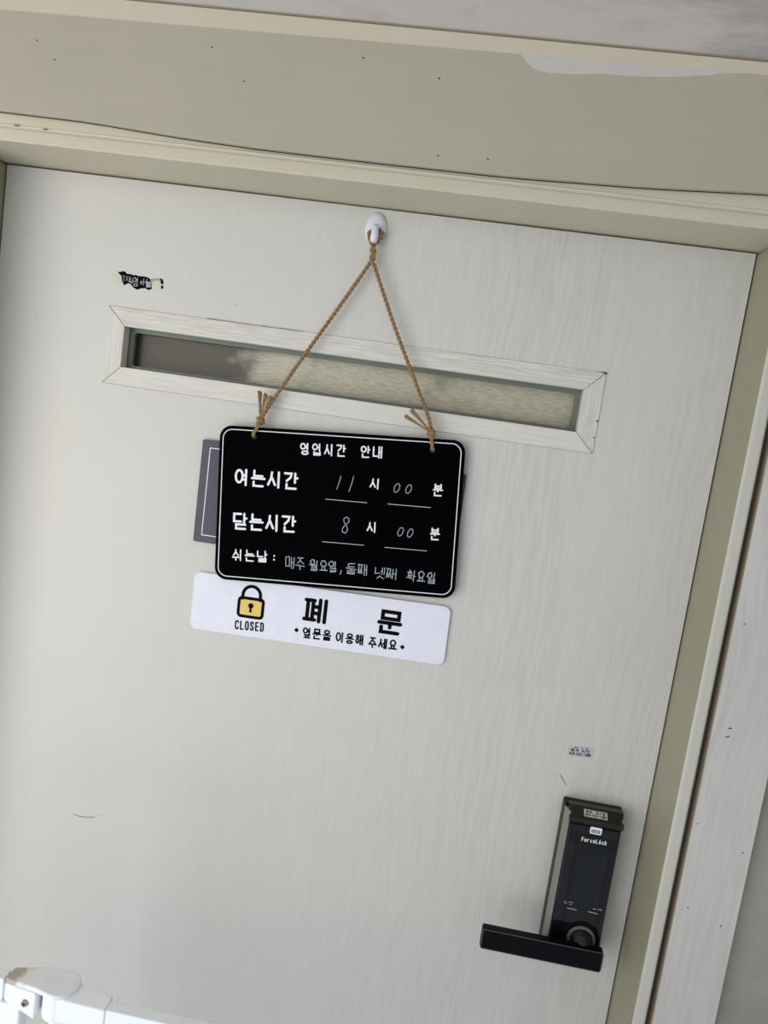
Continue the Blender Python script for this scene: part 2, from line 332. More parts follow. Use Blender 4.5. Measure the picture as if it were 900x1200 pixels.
def syllable(ch):
    c = ord(ch)-0xAC00; l = LEAD[c//588]; v = VOW[c % 588//28]; t = TAIL[c % 28]; S = []
    fin = t != ' '
    yb = 0.40 if fin else 0.0
    if v in 'ㅏㅐㅑㅓㅔㅕㅖㅣ':
        two = v in 'ㅐㅔㅖ'; xc = 0.46 if two else 0.55
        S += fit(CONS[l], 0.0, xc, yb+(0.08 if fin else 0.15), 0.97 if not fin else .98)
        xs = {'ㅐ': (.66, .95), 'ㅔ': (.74, .98), 'ㅖ': (.74, .98)}.get(v, (.82,))
        for x in xs: S.append([(x, 1), (x, yb if fin else 0)])
        ym = (1+yb)/2; d = (1-yb)*.14
        if v == 'ㅏ': S.append([(.82, ym), (1.0, ym)])
        if v == 'ㅐ': S.append([(.66, ym), (.95, ym)])
        if v == 'ㅓ': S.append([(.64, ym), (.82, ym)])
        if v == 'ㅔ': S.append([(.56, ym), (.74, ym)])
        if v == 'ㅕ': S += [[(.62, ym+d), (.82, ym+d)], [(.62, ym-d), (.82, ym-d)]]
        if v == 'ㅖ': S += [[(.54, ym+d), (.74, ym+d)], [(.54, ym-d), (.74, ym-d)]]
        if fin: S += fit(CONS[t] if t != 'ㄱ' else [[(0, 1), (1, 1), (1, 0)]], .17, .9, 0, .28)
    elif v in 'ㅗㅛㅜㅡ':
        if fin:
            S += fit(CONS[l], .17, .83, .66, 1.0); S.append([(0, .5), (1, .5)])
            if v == 'ㅜ': S.append([(.5, .5), (.5, .36)])
            if v == 'ㅛ': S += [[(.35, .5), (.35, .63)], [(.65, .5), (.65, .63)]]
            S += fit(CONS[t], .15, .88, 0, .27)
        else:
            up = v in 'ㅗㅛ'
            S += fit(CONS[l], .14, .86, .45, 1.0) if not up else fit(CONS[l], .17, .83, .42, 1.0)
            yl = .08 if up else .30; S.append([(0, yl), (1, yl)])
            if v == 'ㅜ': S.append([(.5, yl), (.5, -.03)])
            if v == 'ㅗ': S.append([(.5, yl), (.5, .36)])
            if v == 'ㅛ': S += [[(.33, yl), (.33, .38)], [(.67, yl), (.67, .38)]]
    else:  # ㅘ ㅝ ㅟ
        top = .62 if fin else .45
        S += fit(CONS[l], .08, .6, top, 1.0)
        yl = .52 if fin else .27
        S.append([(0, yl), (.68, yl)])
        if v == 'ㅘ': S += [[(.34, yl), (.34, yl+.13)], [(.85, 1), (.85, 0)], [(.85, .5), (1, .5)]]
        if v == 'ㅟ': S += [[(.34, yl), (.34, .02)], [(.85, 1), (.85, 0)]]
        if v == 'ㅝ': S += [[(.34, yl), (.34, .38)], [(.85, 1), (.85, .38)], [(.66, .46), (.85, .46)]]
        if fin: S += fit(CONS[t], .2, .88, 0, .3)
    return S
O16 = CONS['ㅇ']
ASC = {
 'C': [[(.95, .78), (.9, .93), (.7, 1), (.3, 1), (.08, .88), (.05, .7), (.05, .3), (.08, .12), (.3, 0), (.7, 0), (.9, .07), (.95, .22)]],
 'L': [[(.1, 1), (.1, 0), (.9, 0)]], 'O': [arc_rect(.05, .95, 0, 1, .3, 4)+[(.95, .7)]],
 'S': [[(.93, .8), (.8, .97), (.5, 1), (.2, .97), (.07, .8), (.15, .6), (.85, .4), (.93, .2), (.8, .03), (.5, 0), (.2, .03), (.07, .2)]],
 'E': [[(.9, 1), (.1, 1), (.1, 0), (.9, 0)], [(.1, .52), (.8, .52)]], 'D': [[(.1, 0), (.1, 1), (.6, 1), (.92, .8), (.92, .2), (.6, 0), (.1, 0)]],
 'A': [[(0, 0), (.5, 1), (1, 0)], [(.2, .35), (.8, .35)]], '/': [[(0, -.1), (.9, 1.1)]], '-': [[(.15, .5), (.85, .5)]],
 ':': [[(.5, .72), (.5, .74)], [(.5, .22), (.5, .24)]], ' ': [], 'R': [[(.1, 0), (.1, 1), (.8, 1), (.9, .75), (.8, .5), (.1, .5)], [(.5, .5), (.95, 0)]],
 'F': [[(.1, 0), (.2, 1), (.95, 1)], [(.15, .52), (.8, .52)]],
 'o': [[(.5+.42*math.cos(2*math.pi*i/12), .35+.35*math.sin(2*math.pi*i/12)) for i in range(13)]],
 'r': [[(.15, 0), (.15, .7)], [(.15, .45), (.4, .7), (.8, .7)]],
 'c': [[(.9, .6), (.5, .7), (.15, .5), (.15, .2), (.5, 0), (.9, .1)]],
 'e': [[(.1, .35), (.9, .38), (.75, .65), (.35, .7), (.08, .4), (.2, .05), (.6, 0), (.9, .12)]],
 'k': [[(.1, 0), (.1, 1)], [(.85, .7), (.15, .32)], [(.4, .45), (.9, 0)]],
 '0': [arc_rect(.1, .9, 0, 1, .35, 4)+[(.9, .65)]], '1': [[(.25, .8), (.5, 1), (.5, 0)]],
 '4': [[(.7, 0), (.7, 1), (.05, .3), (.95, .3)]], '7': [[(.05, 1), (.9, 1), (.4, 0)]],
 '6': [[(.8, 1), (.2, .55), (.1, .25), (.35, 0), (.75, .05), (.9, .3), (.65, .52), (.2, .45)]],
 '8': [[(.5, .53), (.15, .75), (.5, 1), (.85, .75), (.5, .53), (.08, .25), (.5, 0), (.92, .25), (.5, .53)]],
 'ö': [[(.5+.42*math.cos(2*math.pi*i/12), .35+.35*math.sin(2*math.pi*i/12)) for i in range(13)], [(.5, .8), (.5, 1.02)]],
}
def glyph(ch): return ASC[ch] if ch in ASC else syllable(ch)
RC = [0]
def ribbon(bm, pts, w, y, th):
    """one pen stroke: a mitred flat bar with round ends in the xz plane; crossing strokes lie a hair apart like layers of ink"""
    RC[0] = (RC[0]+1) % 8; y = y - RC[0]*0.000012; h = w/2
    P = [pts[0]]
    for p in pts[1:]:
        if math.hypot(p[0]-P[-1][0], p[1]-P[-1][1]) > 1e-6: P.append(p)
    if len(P) == 1: P.append((P[0][0]+w*0.05, P[0][1]))
    n = len(P); closed = math.hypot(P[0][0]-P[-1][0], P[0][1]-P[-1][1]) < 1e-6 and n > 3
    if closed: P = P[:-1]; n -= 1
    def nrm(a, b):
        d = math.hypot(b[0]-a[0], b[1]-a[1]); return (-(b[1]-a[1])/d, (b[0]-a[0])/d)
    Ls, Rs = [], []
    for i in range(n):
        a = P[i-1] if (i or closed) else None; c = P[(i+1) % n] if (i < n-1 or closed) else None
        n1 = nrm(a, P[i]) if a else None; n2 = nrm(P[i], c) if c else None
        if n1 and n2:
            mx, mz = n1[0]+n2[0], n1[1]+n2[1]; q = mx*mx+mz*mz
            if q < 0.35: q = 0.35
            mx, mz = mx*2/q, mz*2/q
        else: mx, mz = n1 or n2
        Ls.append(bm.verts.new((P[i][0]+mx*h, y, P[i][1]+mz*h))); Rs.append(bm.verts.new((P[i][0]-mx*h, y, P[i][1]-mz*h)))
    for i in range(n if closed else n-1):
        j = (i+1) % n; bm.faces.new((Ls[i], Rs[i], Rs[j], Ls[j]))
    if not closed:
        for p, o, A, B in ((P[0], P[1], Rs[0], Ls[0]), (P[-1], P[-2], Ls[-1], Rs[-1])):
            d = math.hypot(p[0]-o[0], p[1]-o[1]); dx, dz = (p[0]-o[0])/d, (p[1]-o[1])/d
            mid = [bm.verts.new((p[0]+h*(dx*math.sin(t)+(-dz if A is Ls[-1] else dz)*math.cos(t)), y, p[1]+h*(dz*math.sin(t)+(dx if A is Ls[-1] else -dx)*math.cos(t)))) for t in (R(k) for k in (30, 60, 90, 120, 150))]
            if A is Ls[-1]: bm.faces.new([A]+mid+[B])
            else:
                mid2 = [bm.verts.new((p[0]+h*(dx*math.sin(t)+(dz)*math.cos(t)), y, p[1]+h*(dz*math.sin(t)-dx*math.cos(t)))) for t in (R(k) for k in (30, 60, 90, 120, 150))]
                for v in mid: bm.verts.remove(v)
                d1 = (mid2[0].co-A.co).length; d2 = (mid2[-1].co-A.co).length
                if d1 > d2: mid2 = mid2[::-1]
                bm.faces.new([A]+mid2+[B])
def text(bm, s, L, Rr, h, w, y, gw=0.84, jitter=0.0, narrow=None):
    """string s between left-centre L and right-centre Rr (mm), cap height h, pen width w"""
    n = len(s); dx = (Rr[0]-L[0]); dz = (Rr[1]-L[1]); cell = dx/(n-1+gw) if n > 1 else dx/gw
    ang = math.atan2(dz, dx)
    for i, ch in enumerate(s):
        x0 = i*cell; ww = cell*gw
        for st in glyph(ch):
            pts = []
            for (a, b) in st:
                u = x0 + w/2 + a*(ww-w) + random.uniform(-1, 1)*jitter; v = -h/2 + w/2 + b*(h-w) + random.uniform(-1, 1)*jitter
                pts.append(((L[0]+u*math.cos(ang)-v*math.sin(ang))/1000, (L[1]+u*math.sin(ang)+v*math.cos(ang))/1000))
            ribbon(bm, pts, w/1000, y, 0)
def letters(name, parent, mat, items, y, label=None, **kw):
    bm = bmesh.new()
    for it in items: text(bm, *it, y, **kw)
    bm2 = bm
    for f in bm2.faces:
        f.normal_update()
        if f.normal.y > 0: f.normal_flip()
    me = bpy.data.meshes.new(name); bm2.to_mesh(me); bm2.free()
    o = bpy.data.objects.new(name, me); COL.objects.link(o); me.materials.append(mat); o.parent = parent
    if label: o['label'] = label
    return o
def strokes(name, parent, mat, lines, w, y, label=None):
    bm = bmesh.new()
    for pts in lines: ribbon(bm, [(a/1000, b/1000) for a, b in pts], w/1000, y, 0)
    for f in bm.faces:
        f.normal_update()
        if f.normal.y > 0: f.normal_flip()
    me = bpy.data.meshes.new(name); bm.to_mesh(me); bm.free()
    o = bpy.data.objects.new(name, me); COL.objects.link(o); me.materials.append(mat); o.parent = parent
    if label: o['label'] = label
    return o
def blob(cx, cz, rx, rz, ang=0, n=12, rough=0.25):
    P = []
    for i in range(n):
        a = 2*math.pi*i/n; k = 1+random.uniform(-rough, rough)
        u, v = rx*k*math.cos(a), rz*k*math.sin(a)
        P.append((cx+u*math.cos(ang)-v*math.sin(ang), cz+u*math.sin(ang)+v*math.cos(ang)))
    return P

# ------------------------------------------------------------------ setting
def struct(name, bm, mat, parent=None, **kw):
    o = obj(name, bm, mat, parent, **kw)
    if parent is None: o['kind'] = 'structure'
    return o
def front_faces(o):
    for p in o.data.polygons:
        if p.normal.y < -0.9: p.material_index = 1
FR = -0.093           # front plane of the door casing
bm = bmesh.new()
box(bm, -1.6, -0.0155, -0.075, 0.12, 0, 2.9); box(bm, 0.9655, 2.6, -0.075, 0.12, 0, 2.9)
wf = struct('wall_front', bm, M['render'])
tag(wf, 'green-grey rendered wall on both sides of the doorway')
bm = bmesh.new(); box(bm, -1.6, 2.6, -0.0951, 0.12, 2.05, 3.1)
wu = struct('wall_upper', bm, M['plaster'])
tag(wu, 'patchy grey-white plaster wall above the lintel board')
fl = struct('floor', boxm(-3, 4, -5, 0.12, -0.1, 0), M['floor'])
# head casing: soffit + front strip
hc = struct('trim_1', boxm(-0.0155, 0.9655, FR, 0.12, 2.0, 2.0185), M['frame'], bevel=0.0016)
tag(hc, 'cream painted door head casing directly over the door')
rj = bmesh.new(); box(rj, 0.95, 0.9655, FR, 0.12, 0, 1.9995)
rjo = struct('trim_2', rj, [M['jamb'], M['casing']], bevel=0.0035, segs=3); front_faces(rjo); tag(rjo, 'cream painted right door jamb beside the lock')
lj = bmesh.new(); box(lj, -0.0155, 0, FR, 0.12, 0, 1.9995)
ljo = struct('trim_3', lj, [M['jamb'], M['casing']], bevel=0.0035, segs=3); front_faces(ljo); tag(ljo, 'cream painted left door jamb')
K = [(-1.5, 2.033), (-0.2, 2.031), (0.0575, 2.0291), (0.161, 2.0283), (0.273, 2.0226), (0.363, 2.0201), (0.508, 2.0197), (0.648, 2.0204), (0.739, 2.0235), (0.793, 2.0253), (0.915, 2.0327), (1.1, 2.036), (2.4, 2.038)]
def zb(x):
    for (a, za), (b, zb_) in zip(K[:-1], K[1:]):
        if a <= x <= b:
            t = (x-a)/(b-a); return za+(zb_-za)*t
    return K[-1][1]
# cream strip between casing and lintel board, with a small rounded lip; it ends just under the sagging board, with a hollow shaped behind it to make a dark shadow line
bm = bmesh.new(); rows = []
for x in [-1.5+0.03*i for i in range(131)]:
    zt = zb(x)-0.0002
    rows.append([bm.verts.new((x, y, z)) for y, z in [(-0.0932, 2.0142), (-0.0965, 2.0140), (-0.0985, 2.0154), (-0.0990, 2.0168), (-0.0980, 2.0178), (-0.0976, zt), (-0.0932, zt)]])
for a, b in zip(rows[:-1], rows[1:]):
    for k in range(7): bm.faces.new((a[k], a[(k+1) % 7], b[(k+1) % 7], b[k]))
bm.faces.new(rows[0]); bm.faces.new(rows[-1][::-1])
st = struct('trim_4', bm, M['strip']); tag(st, 'thin cream strip exposed under the sagging lintel board')
# lintel board with a sagging lower edge
def fascia():
    bm = bmesh.new(); xs = [-1.5+0.03*i for i in range(131)]; rows = []
    for x in xs:
        z0 = zb(x); zc = 2.1372 + (min(x, 1)-0.05)*0.0125
        prof = [(-0.1002, z0), (-0.1055, z0), (-0.1060, z0+0.0010), (-0.1060, zc), (-0.1050, zc+0.002), (-0.0965, 2.1645), (-0.0952, 2.1652)]
        rows.append([bm.verts.new((x, y, z)) for y, z in prof]+[bm.verts.new((x, -0.0952, z0+0.03)), bm.verts.new((x, -0.1002, z0+0.03))])
    n = len(rows[0])
    for a, b in zip(rows[:-1], rows[1:]):
        for k in range(n): bm.faces.new((a[k], a[(k+1) % n], b[(k+1) % n], b[k]))
    bm.faces.new(rows[0]); bm.faces.new(rows[-1][::-1])
    return bm
hb = struct('trim_8', boxm(-1.5, 2.4, -0.045, 0.12, 2.0186, 2.0499), M['dark']); tag(hb, 'dark-coloured block standing in for shade behind the lintel board')  # block added and coloured dark so the gap under the board looks shadowed
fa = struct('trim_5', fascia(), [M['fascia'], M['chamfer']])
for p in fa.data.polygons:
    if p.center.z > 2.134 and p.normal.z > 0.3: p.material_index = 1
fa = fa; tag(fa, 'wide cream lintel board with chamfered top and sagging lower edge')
bm = bmesh.new(); prism_x(bm, [(-0.0953, 2.1653), (-0.0965, 2.1655), (-0.0965, 2.1672), (-0.0953, 2.1672)], -1.5, 2.4)
obj('crack', bm, M['edge'], fa)
# scraped patch on the board below its chamfer
def patch(name, pts, y, mat, parent, th=0.0003):
    bm = bmesh.new(); prism_y(bm, pts, y-th, y); return obj(name, bm, mat, parent)
top = [(0.6365+0.012*i, 2.1448+0.00014*i+random.uniform(-.0003, .0003)) for i in range(20)]
bot = [(0.878, 2.1476), (0.8645, 2.1468), (0.8480, 2.1452), (0.8328, 2.1415), (0.8075, 2.1380), (0.785, 2.1352), (0.7555, 2.1334), (0.738, 2.1330), (0.7201, 2.1325), (0.705, 2.1302), (0.6895, 2.1290), (0.680, 2.1293), (0.6716, 2.1280), (0.6559, 2.1302), (0.650, 2.1330), (0.646, 2.1353), (0.642, 2.1405)]
patch('bare_patch', top+bot, -0.1060, M['bare'], fa)
for x, z in ((0.095, 2.1085), (0.118, 2.090), (0.3, 2.12), (0.555, 2.112), (0.62, 2.035), (0.566, 2.033), (0.34, 2.088), (0.47, 2.125)):
    patch('nail_hole', blob(x, z, 0.0011, 0.0008, rough=.4), -0.1060, M['dark'], fa, 0.0002)
for x, z, a in ((0.0745, 2.0162, 0.0038), (0.1105, 2.0160, 0.0036)):
    patch('rust_spot', blob(x, z, a, 0.0012, -0.05, rough=.4), -0.0993, M['rust'], st, 0.0003)
# grained wall panels beside the jambs
bm = bmesh.new(); box(bm, 0.9735, 1.0445, -0.091, -0.0751, 0, 2.0139)
pr = struct('trim_6', bm, M['panel']); tag(pr, 'white wood-grained wall panel right of the door jamb')
obj('panel_edge', boxm(0.9722, 0.97345, -0.0905, -0.0751, 0, 2.0139), M['edge'], pr)
bm = bmesh.new(); box(bm, -0.0945, -0.0235, -0.091, -0.0751, 0, 2.0139)
pl = struct('trim_7', bm, M['panel']); tag(pl, 'white wood-grained wall panel left of the door jamb')
for x, z, rx in ((0.9925, 1.4500, 0.0026), (0.9922, 1.4400, 0.0026)):
    patch('scratch', blob(x, z, rx, 0.0006, 0.25, rough=.4), -0.091, M['ink'], pr, 0.0002)
for x, z in ((0.985, 1.573), (0.979, 1.330), (1.035, 1.305), (1.028, 1.21), (0.987, 1.225)):
    patch('speck', blob(x, z, 0.0008, 0.0007, rough=.4), -0.091, M['ink'], pr, 0.0002)

# ------------------------------------------------------------------ door
door = empty('door_1', (0, 0, 0)); door['kind'] = 'structure'; door['label'] = 'off-white wood-grained door with a narrow horizontal glazed slot'
SX0, SX1, SZ0, SZ1 = 0.1578, 0.8007, 1.7367, 1.8374
IX0, IX1, IZ0, IZ1 = 0.1818, 0.7767, 1.7607, 1.8134
bm = plate([[(0.0022, 0.004), (0.9478, 0.004), (0.9478, 1.9975), (0.0022, 1.9975)], [(SX0, SZ0), (SX1, SZ0), (SX1, SZ1), (SX0, SZ1)]], 0, 0.040)
obj('door_leaf', bm, M['door'], door)
bm = bmesh.new()
box(bm, 0.0001, 0.0021, 0.02, 0.036, 0, 1.9975); box(bm, 0.9479, 0.9499, 0.02, 0.036, 0, 1.9975); box(bm, 0.0001, 0.9499, 0.02, 0.036, 1.9976, 1.9999)
obj('weather_seal', bm, M['dark'], door)
g = 0.0003
def mitre(name, P, mat):
    bm = bmesh.new(); prism_y(bm, P, -0.0012, 0.016); return obj(name, bm, mat, door, bevel=0.0004, segs=1)
mitre('slot_rail', [(SX0+2.5*g, SZ1-g), (SX1-2.5*g, SZ1-g), (IX1-g, IZ1), (IX0+g, IZ1)], M['rail'])
mitre('slot_rail', [(SX0+2.5*g, SZ0+g), (IX0+g, IZ0), (IX1-g, IZ0), (SX1-2.5*g, SZ0+g)], M['rail'])
mitre('slot_stile', [(SX0+g, SZ0+2.5*g), (SX0+g, SZ1-2.5*g), (IX0, IZ1-g), (IX0, IZ0+g)], M['stile'])
mitre('slot_stile', [(SX1-g, SZ0+2.5*g), (IX1, IZ0+g), (IX1, IZ1-g), (SX1-g, SZ1-2.5*g)], M['stile'])
bm = plate([arc_rect(SX0, SX1, SZ0, SZ1, 0.001, 2), arc_rect(IX0+0.006, IX1-0.006, IZ0+0.004, IZ1-0.005, 0.004, 5)], 0.0165, 0.028)
obj('glazing_bead', bm, M['bead'], door)
obj('pane', boxm(IX0+0.003, IX1-0.003, 0.0285, 0.0315, IZ0+0.001, IZ1-0.001), M['glass'], door)
obj('slot_backsheet', boxm(IX0+0.003, IX1-0.003, 0.0330, 0.0340, IZ0+0.001, IZ1-0.001), M['backsheet'], door)  # thin sheet behind the pane, brown at the left, grained at the right
obj('slot_backing', boxm(SX0+.001, SX1-.001, 0.0345, 0.0395, SZ0+.001, SZ1-.001), M['dark'], door)
# chips round the slot frame, scratches and scuffs on the leaf
patch('chip', [(0.7900, 1.8372), (0.8003, 1.8374), (0.8006, 1.8345), (0.7990, 1.8358), (0.7945, 1.8366)], -0.0013, M['ink'], door, 0.0002)
patch('chip', blob(0.7993, 1.7776, 0.0011, 0.0013), -0.0013, M['ink'], door, 0.0002)
patch('chip', blob(0.7986, 1.7570, 0.0007, 0.0012), -0.0013, M['ink'], door, 0.0002)
K = [(0.290+0.0085*i, 1.8372+random.uniform(0, .0008)) for i in range(16)]
patch('chip', K+[(x, 1.8366) for x, _ in K[::-1]], -0.0013, M['edge'], door, 0.0002)
patch('scratch', [(0.8300, 1.3195), (0.8312, 1.3192), (0.8365, 1.3130), (0.8420, 1.3062), (0.8400, 1.3068), (0.8345, 1.3130)], 0.0, M['scuff'], door, 0.0003)
patch('scratch', [(0.176, 1.1310), (0.185, 1.1303), (0.196, 1.1303), (0.208, 1.1330), (0.221, 1.1408), (0.206, 1.1308), (0.192, 1.1288), (0.182, 1.1295)], 0.0, M['scuff'], door, 0.0002)
for x, z, a in ((0.57, 1.823, .0008), (0.612, 1.871, .0007), (0.672, 1.85, .0006), (0.325, 1.86, .0010), (0.36, 1.31, .0006), (0.7, 1.6, .0006)):
    patch('speck', blob(x, z, a, a*.8), 0.0, M['scuff'], door, 0.0002)

# ------------------------------------------------------------------ hook
hk = empty('adhesive_hook', (0.4925, 0, 1.972)); tag(hk, 'small white oval adhesive hook near the top of the door', 'hook')
bm = bmesh.new(); P = [(0.0136*math.cos(2*math.pi*i/32), 0.0215*math.sin(2*math.pi*i/32)*(1 if i < 16 else 0.85)) for i in range(32)]
a = [bm.verts.new((x, 0, z)) for x, z in P]; b = [bm.verts.new((x*.97, -0.0022, z*.97)) for x, z in P]; c = [bm.verts.new((x*.6, -0.0042, z*.6)) for x, z in P]
for r0, r1 in ((a, b), (b, c)):
    for i in range(32): bm.faces.new((r0[i], r0[(i+1) % 32], r1[(i+1) % 32], r1[i]))
bm.faces.new(c); bm.faces.new(a[::-1])
obj('base_plate', bm, M['hook'], hk, smooth=True)
bm = bmesh.new()
tube(bm, [(0.0, -0.002, -0.006), (0.0004, -0.006, -0.0125), (.0008, -0.0100, -0.0150), (.0014, -0.0128, -0.0155), (.0016, -0.0138, -0.011), (.0016, -0.0138, -0.003), (.0016, -0.0130, 0.004)], [0.0050, 0.0042, 0.0042, 0.0046, 0.0050, 0.0044, 0.0026], 12)
obj('prong', bm, M['hook'], hk, smooth=True)

# ------------------------------------------------------------------ grey and white signs on the door
gs = empty('slate_sign', (0.4790, 0, 1.6180), -R(0.9)); tag(gs, 'slate-grey plate sign mostly hidden behind the hanging black board', 'sign')
W2, H2 = 0.1730, 0.0678
obj('plate', plate([arc_rect(-W2, W2, -H2, H2, 0.0025, 4)], -0.005, 0, 0.0005), M['greysign'], gs)
def border(name, parent, mat, x0, x1, z0, z1, r, w, y):
    bm = plate([arc_rect(x0, x1, z0, z1, r, 8), arc_rect(x0+w, x1-w, z0+w, z1-w, max(r-w, 0.0002), 8)], y-0.0002, y)
    return obj(name, bm, mat, parent)
border('border_line', gs, M['white'], -W2+0.0105, W2-0.0105, -H2+0.0095, H2-0.0095, 0.0004, 0.0011, -0.005)

cs = empty('closed_notice', (0.4864, 0, 1.4745), -R(1.5)); tag(cs, 'white rounded notice plate with yellow padlock under the black board', 'sign')
obj('plate', plate([arc_rect(-0.1712, 0.1722, -0.0412, 0.0372, 0.0095, 8)], -0.004, 0, 0.0006), M['whitesign'], cs)
Yc = -0.0042
pd = obj('padlock_print', plate([arc_rect(-0.1093, -0.0723, -0.0160, 0.0130, 0.0060, 6), arc_rect(-0.1052, -0.0764, -0.0119, 0.0089, 0.0022, 4)], Yc-0.0001, Yc), M['ink'], cs)
obj('padlock_face', plate([arc_rect(-0.1052, -0.0764, -0.0119, 0.0089, 0.0022, 4)], Yc-0.00005, Yc), M['yellow'], cs)
bm = plate([circ(-0.0908, 0.0013, 0.0036, 20)], Yc-0.0002, Yc)
bm2 = bmesh.new(); prism_y(bm2, [(-0.0918, 0.0005), (-0.0926, -0.0076), (-0.0890, -0.0076), (-0.0898, 0.0005)], Yc-0.0002, Yc)
me_ = bpy.data.meshes.new('t'); bm2.to_mesh(me_); bm2.free(); bm.from_mesh(me_); bpy.data.meshes.remove(me_)
obj('keyhole_print', bm, M['ink'], cs)
sh = [(-103.0, 10)]+[(-91.0+12.0*math.cos(R(180-180*i/14)), 15.0+12.6*math.sin(R(180-180*i/14))) for i in range(15)]+[(-79.0, 10)]
strokes('shackle_print', cs, M['ink'], [sh], 4.3, Yc-0.00015)
letters('lettering', cs, M['ink'], [('CLOSED', (-110.3, -27.2), (-70.0, -25.2), 12.6, 1.9)], Yc-0.0001, gw=0.84)
def S(pts, x0, x1, z0, z1): return [[(x0+(x1-x0)*a, z0+(z1-z0)*b) for a, b in st] for st in pts]
# the two large syllables, drawn heavy
big = [[(0.04, .93), (.44, .93)], [(.14, .86), (.14, .12)], [(.38, .86), (.38, .12)], [(0.02, .07), (.5, .07)], [(.45, .66), (.66, .66)], [(.45, .37), (.66, .37)], [(.70, .98), (.70, .02)], [(.96, .98), (.96, .02)]]
strokes('big_lettering', cs, M['ink'], S(big, -18.5, 10.5, -7.5, 22.5), 5.0, Yc-0.0001)
big2 = [[(.14, .98), (.9, .98), (.9, .66), (.14, .66), (.14, .98)], [(0, .46), (1, .46)], [(.52, .46), (.52, .26)], [(.12, .26), (.12, .02), (.92, .02)]]
strokes('big_lettering', cs, M['ink'], S(big2, 81.5, 109.5, -8.5, 20.0), 5.0, Yc-0.0001)
letters('small_lettering', cs, M['ink'], [('옆문을', (-17.8, -24.4), (20.8, -23.4), 14.8, 2.1), ('이용해', (26.8, -24.0), (64.2, -23.2), 14.6, 2.1), ('주세요', (70.2, -24.4), (108.9, -23.4), 14.4, 2.1)], Yc-0.0001, gw=0.88)
for x, z in ((-26.2, -22.5), (115.7, -24.6)):
    bm = bmesh.new(); d = 3.3; prism_y(bm, [((x-d)/1000, z/1000), (x/1000, (z-d)/1000), ((x+d)/1000, z/1000), (x/1000, (z+d)/1000)], Yc-0.0001, Yc+0.0001)
    obj('diamond_print', bm, M['ink'], cs)

# ------------------------------------------------------------------ hanging opening-hours board
bs = empty('opening_hours_board', (0.4938, 0, 1.6170), -R(4.6)); tag(bs, 'black rounded opening-hours board hanging by jute twine from the hook', 'sign')
k = 1.006
HL, HR = (-0.1127*k, 0.0884*k), (0.1162*k, 0.0862*k)
obj('board', plate([arc_rect(-0.1573*k, 0.1573*k, -0.1005*k, 0.1005*k, 0.016, 10), circ(HL[0], HL[1], 0.0040, 20), circ(HR[0], HR[1], 0.0040, 20)], -0.012, -0.009, 0.0005), M['black'], bs)
for hx, hz in (HL, HR):
    obj('hole_grommet', plate([circ(hx, hz, 0.0043, 24), circ(hx, hz, 0.0036, 24)], -0.0121, -0.0088), M['black'], bs)
Yb = -0.0121
border('border_line', bs, M['white'], -0.1532*k, 0.1528*k, -0.0962*k, 0.0964*k, 0.0125, 0.0011, -0.0120)
letters('title_lettering', bs, M['white'], [('영업시간 안내', (-52.0, 77.4), (54.5, 79.4), 15.6, 1.9)], Yb, gw=0.80)
letters('row_lettering', bs, M['white'], [('여는시간', (-136.2, 35.5), (-52.0, 35.2), 22.4, 2.9)], Yb, gw=0.90)
letters('row_lettering', bs, M['white'], [('닫는시간', (-136.0, -22.2), (-52.0, -20.6), 22.6, 2.9)], Yb, gw=0.90)
letters('unit_lettering', bs, M['white'], [('시', (40.4, 39.3), (54.0, 39.2), 14.2, 1.9)], Yb, gw=1.0)
letters('unit_lettering', bs, M['white'], [('분', (121.0, 37.0), (134.0, 37.1), 16.0, 1.9)], Yb, gw=1.0)
letters('unit_lettering', bs, M['white'], [('시', (39.9, -16.9), (53.4, -16.6), 14.2, 1.9)], Yb, gw=1.0)
letters('unit_lettering', bs, M['white'], [('분', (121.2, -19.2), (134.1, -18.9), 16.2, 1.9)], Yb, gw=1.0)
letters('row_lettering', bs, M['white'], [('쉬는날', (-135.4, -67.0), (-88.0, -66.0), 15.6, 1.8), (':', (-83.0, -66.4), (-75, -66.4), 12.0, 2.2)], Yb, gw=0.84)
for x0, z0, x1, z1 in ((-15.2, 15.0, 38.0, 14.2), (64.7, 14.7, 119.0, 14.1), (-16.2, -40.0, 37.4, -40.5), (64.4, -41.0, 117.9, -41.4)):
    strokes('underline', bs, M['line'], [[(x0*k, z0*k), (x1*k, z1*k)]], 0.75, Yb)
def oval(cx, cz, rx, rz, lean=0.25): return [(cx+rx*math.cos(2*math.pi*i/14)+lean*rz*math.sin(2*math.pi*i/14), cz+rz*math.sin(2*math.pi*i/14)) for i in range(15)]
ch = M['chalk']
strokes('handwriting', bs, ch, [[(2.8, 46.1), (1.2, 38), (-1.5, 28.8)], [(19.2, 46.8), (17.5, 38), (14.3, 26.8)]], 0.85, Yb, 'thin chalk-pen hour figures')
strokes('handwriting', bs, ch, [oval(75.4, 36, 3.4, 5.6), oval(90.5, 35.6, 3.4, 5.6)], 0.85, Yb)
strokes('handwriting', bs, ch, [oval(83.7, -19.7, 3.2, 5.6), oval(96.2, -20.3, 3.2, 5.6)], 0.85, Yb)
strokes('handwriting', bs, ch, [[(16.5, -8.0), (13.0, -6.0), (9.8, -8.5), (10.3, -12.5), (14.3, -18), (15.6, -23), (12.5, -27), (8.7, -25.4), (8.8, -20.8), (12.2, -16.2), (16.4, -12.2), (16.5, -8.0)]], 0.9, Yb)
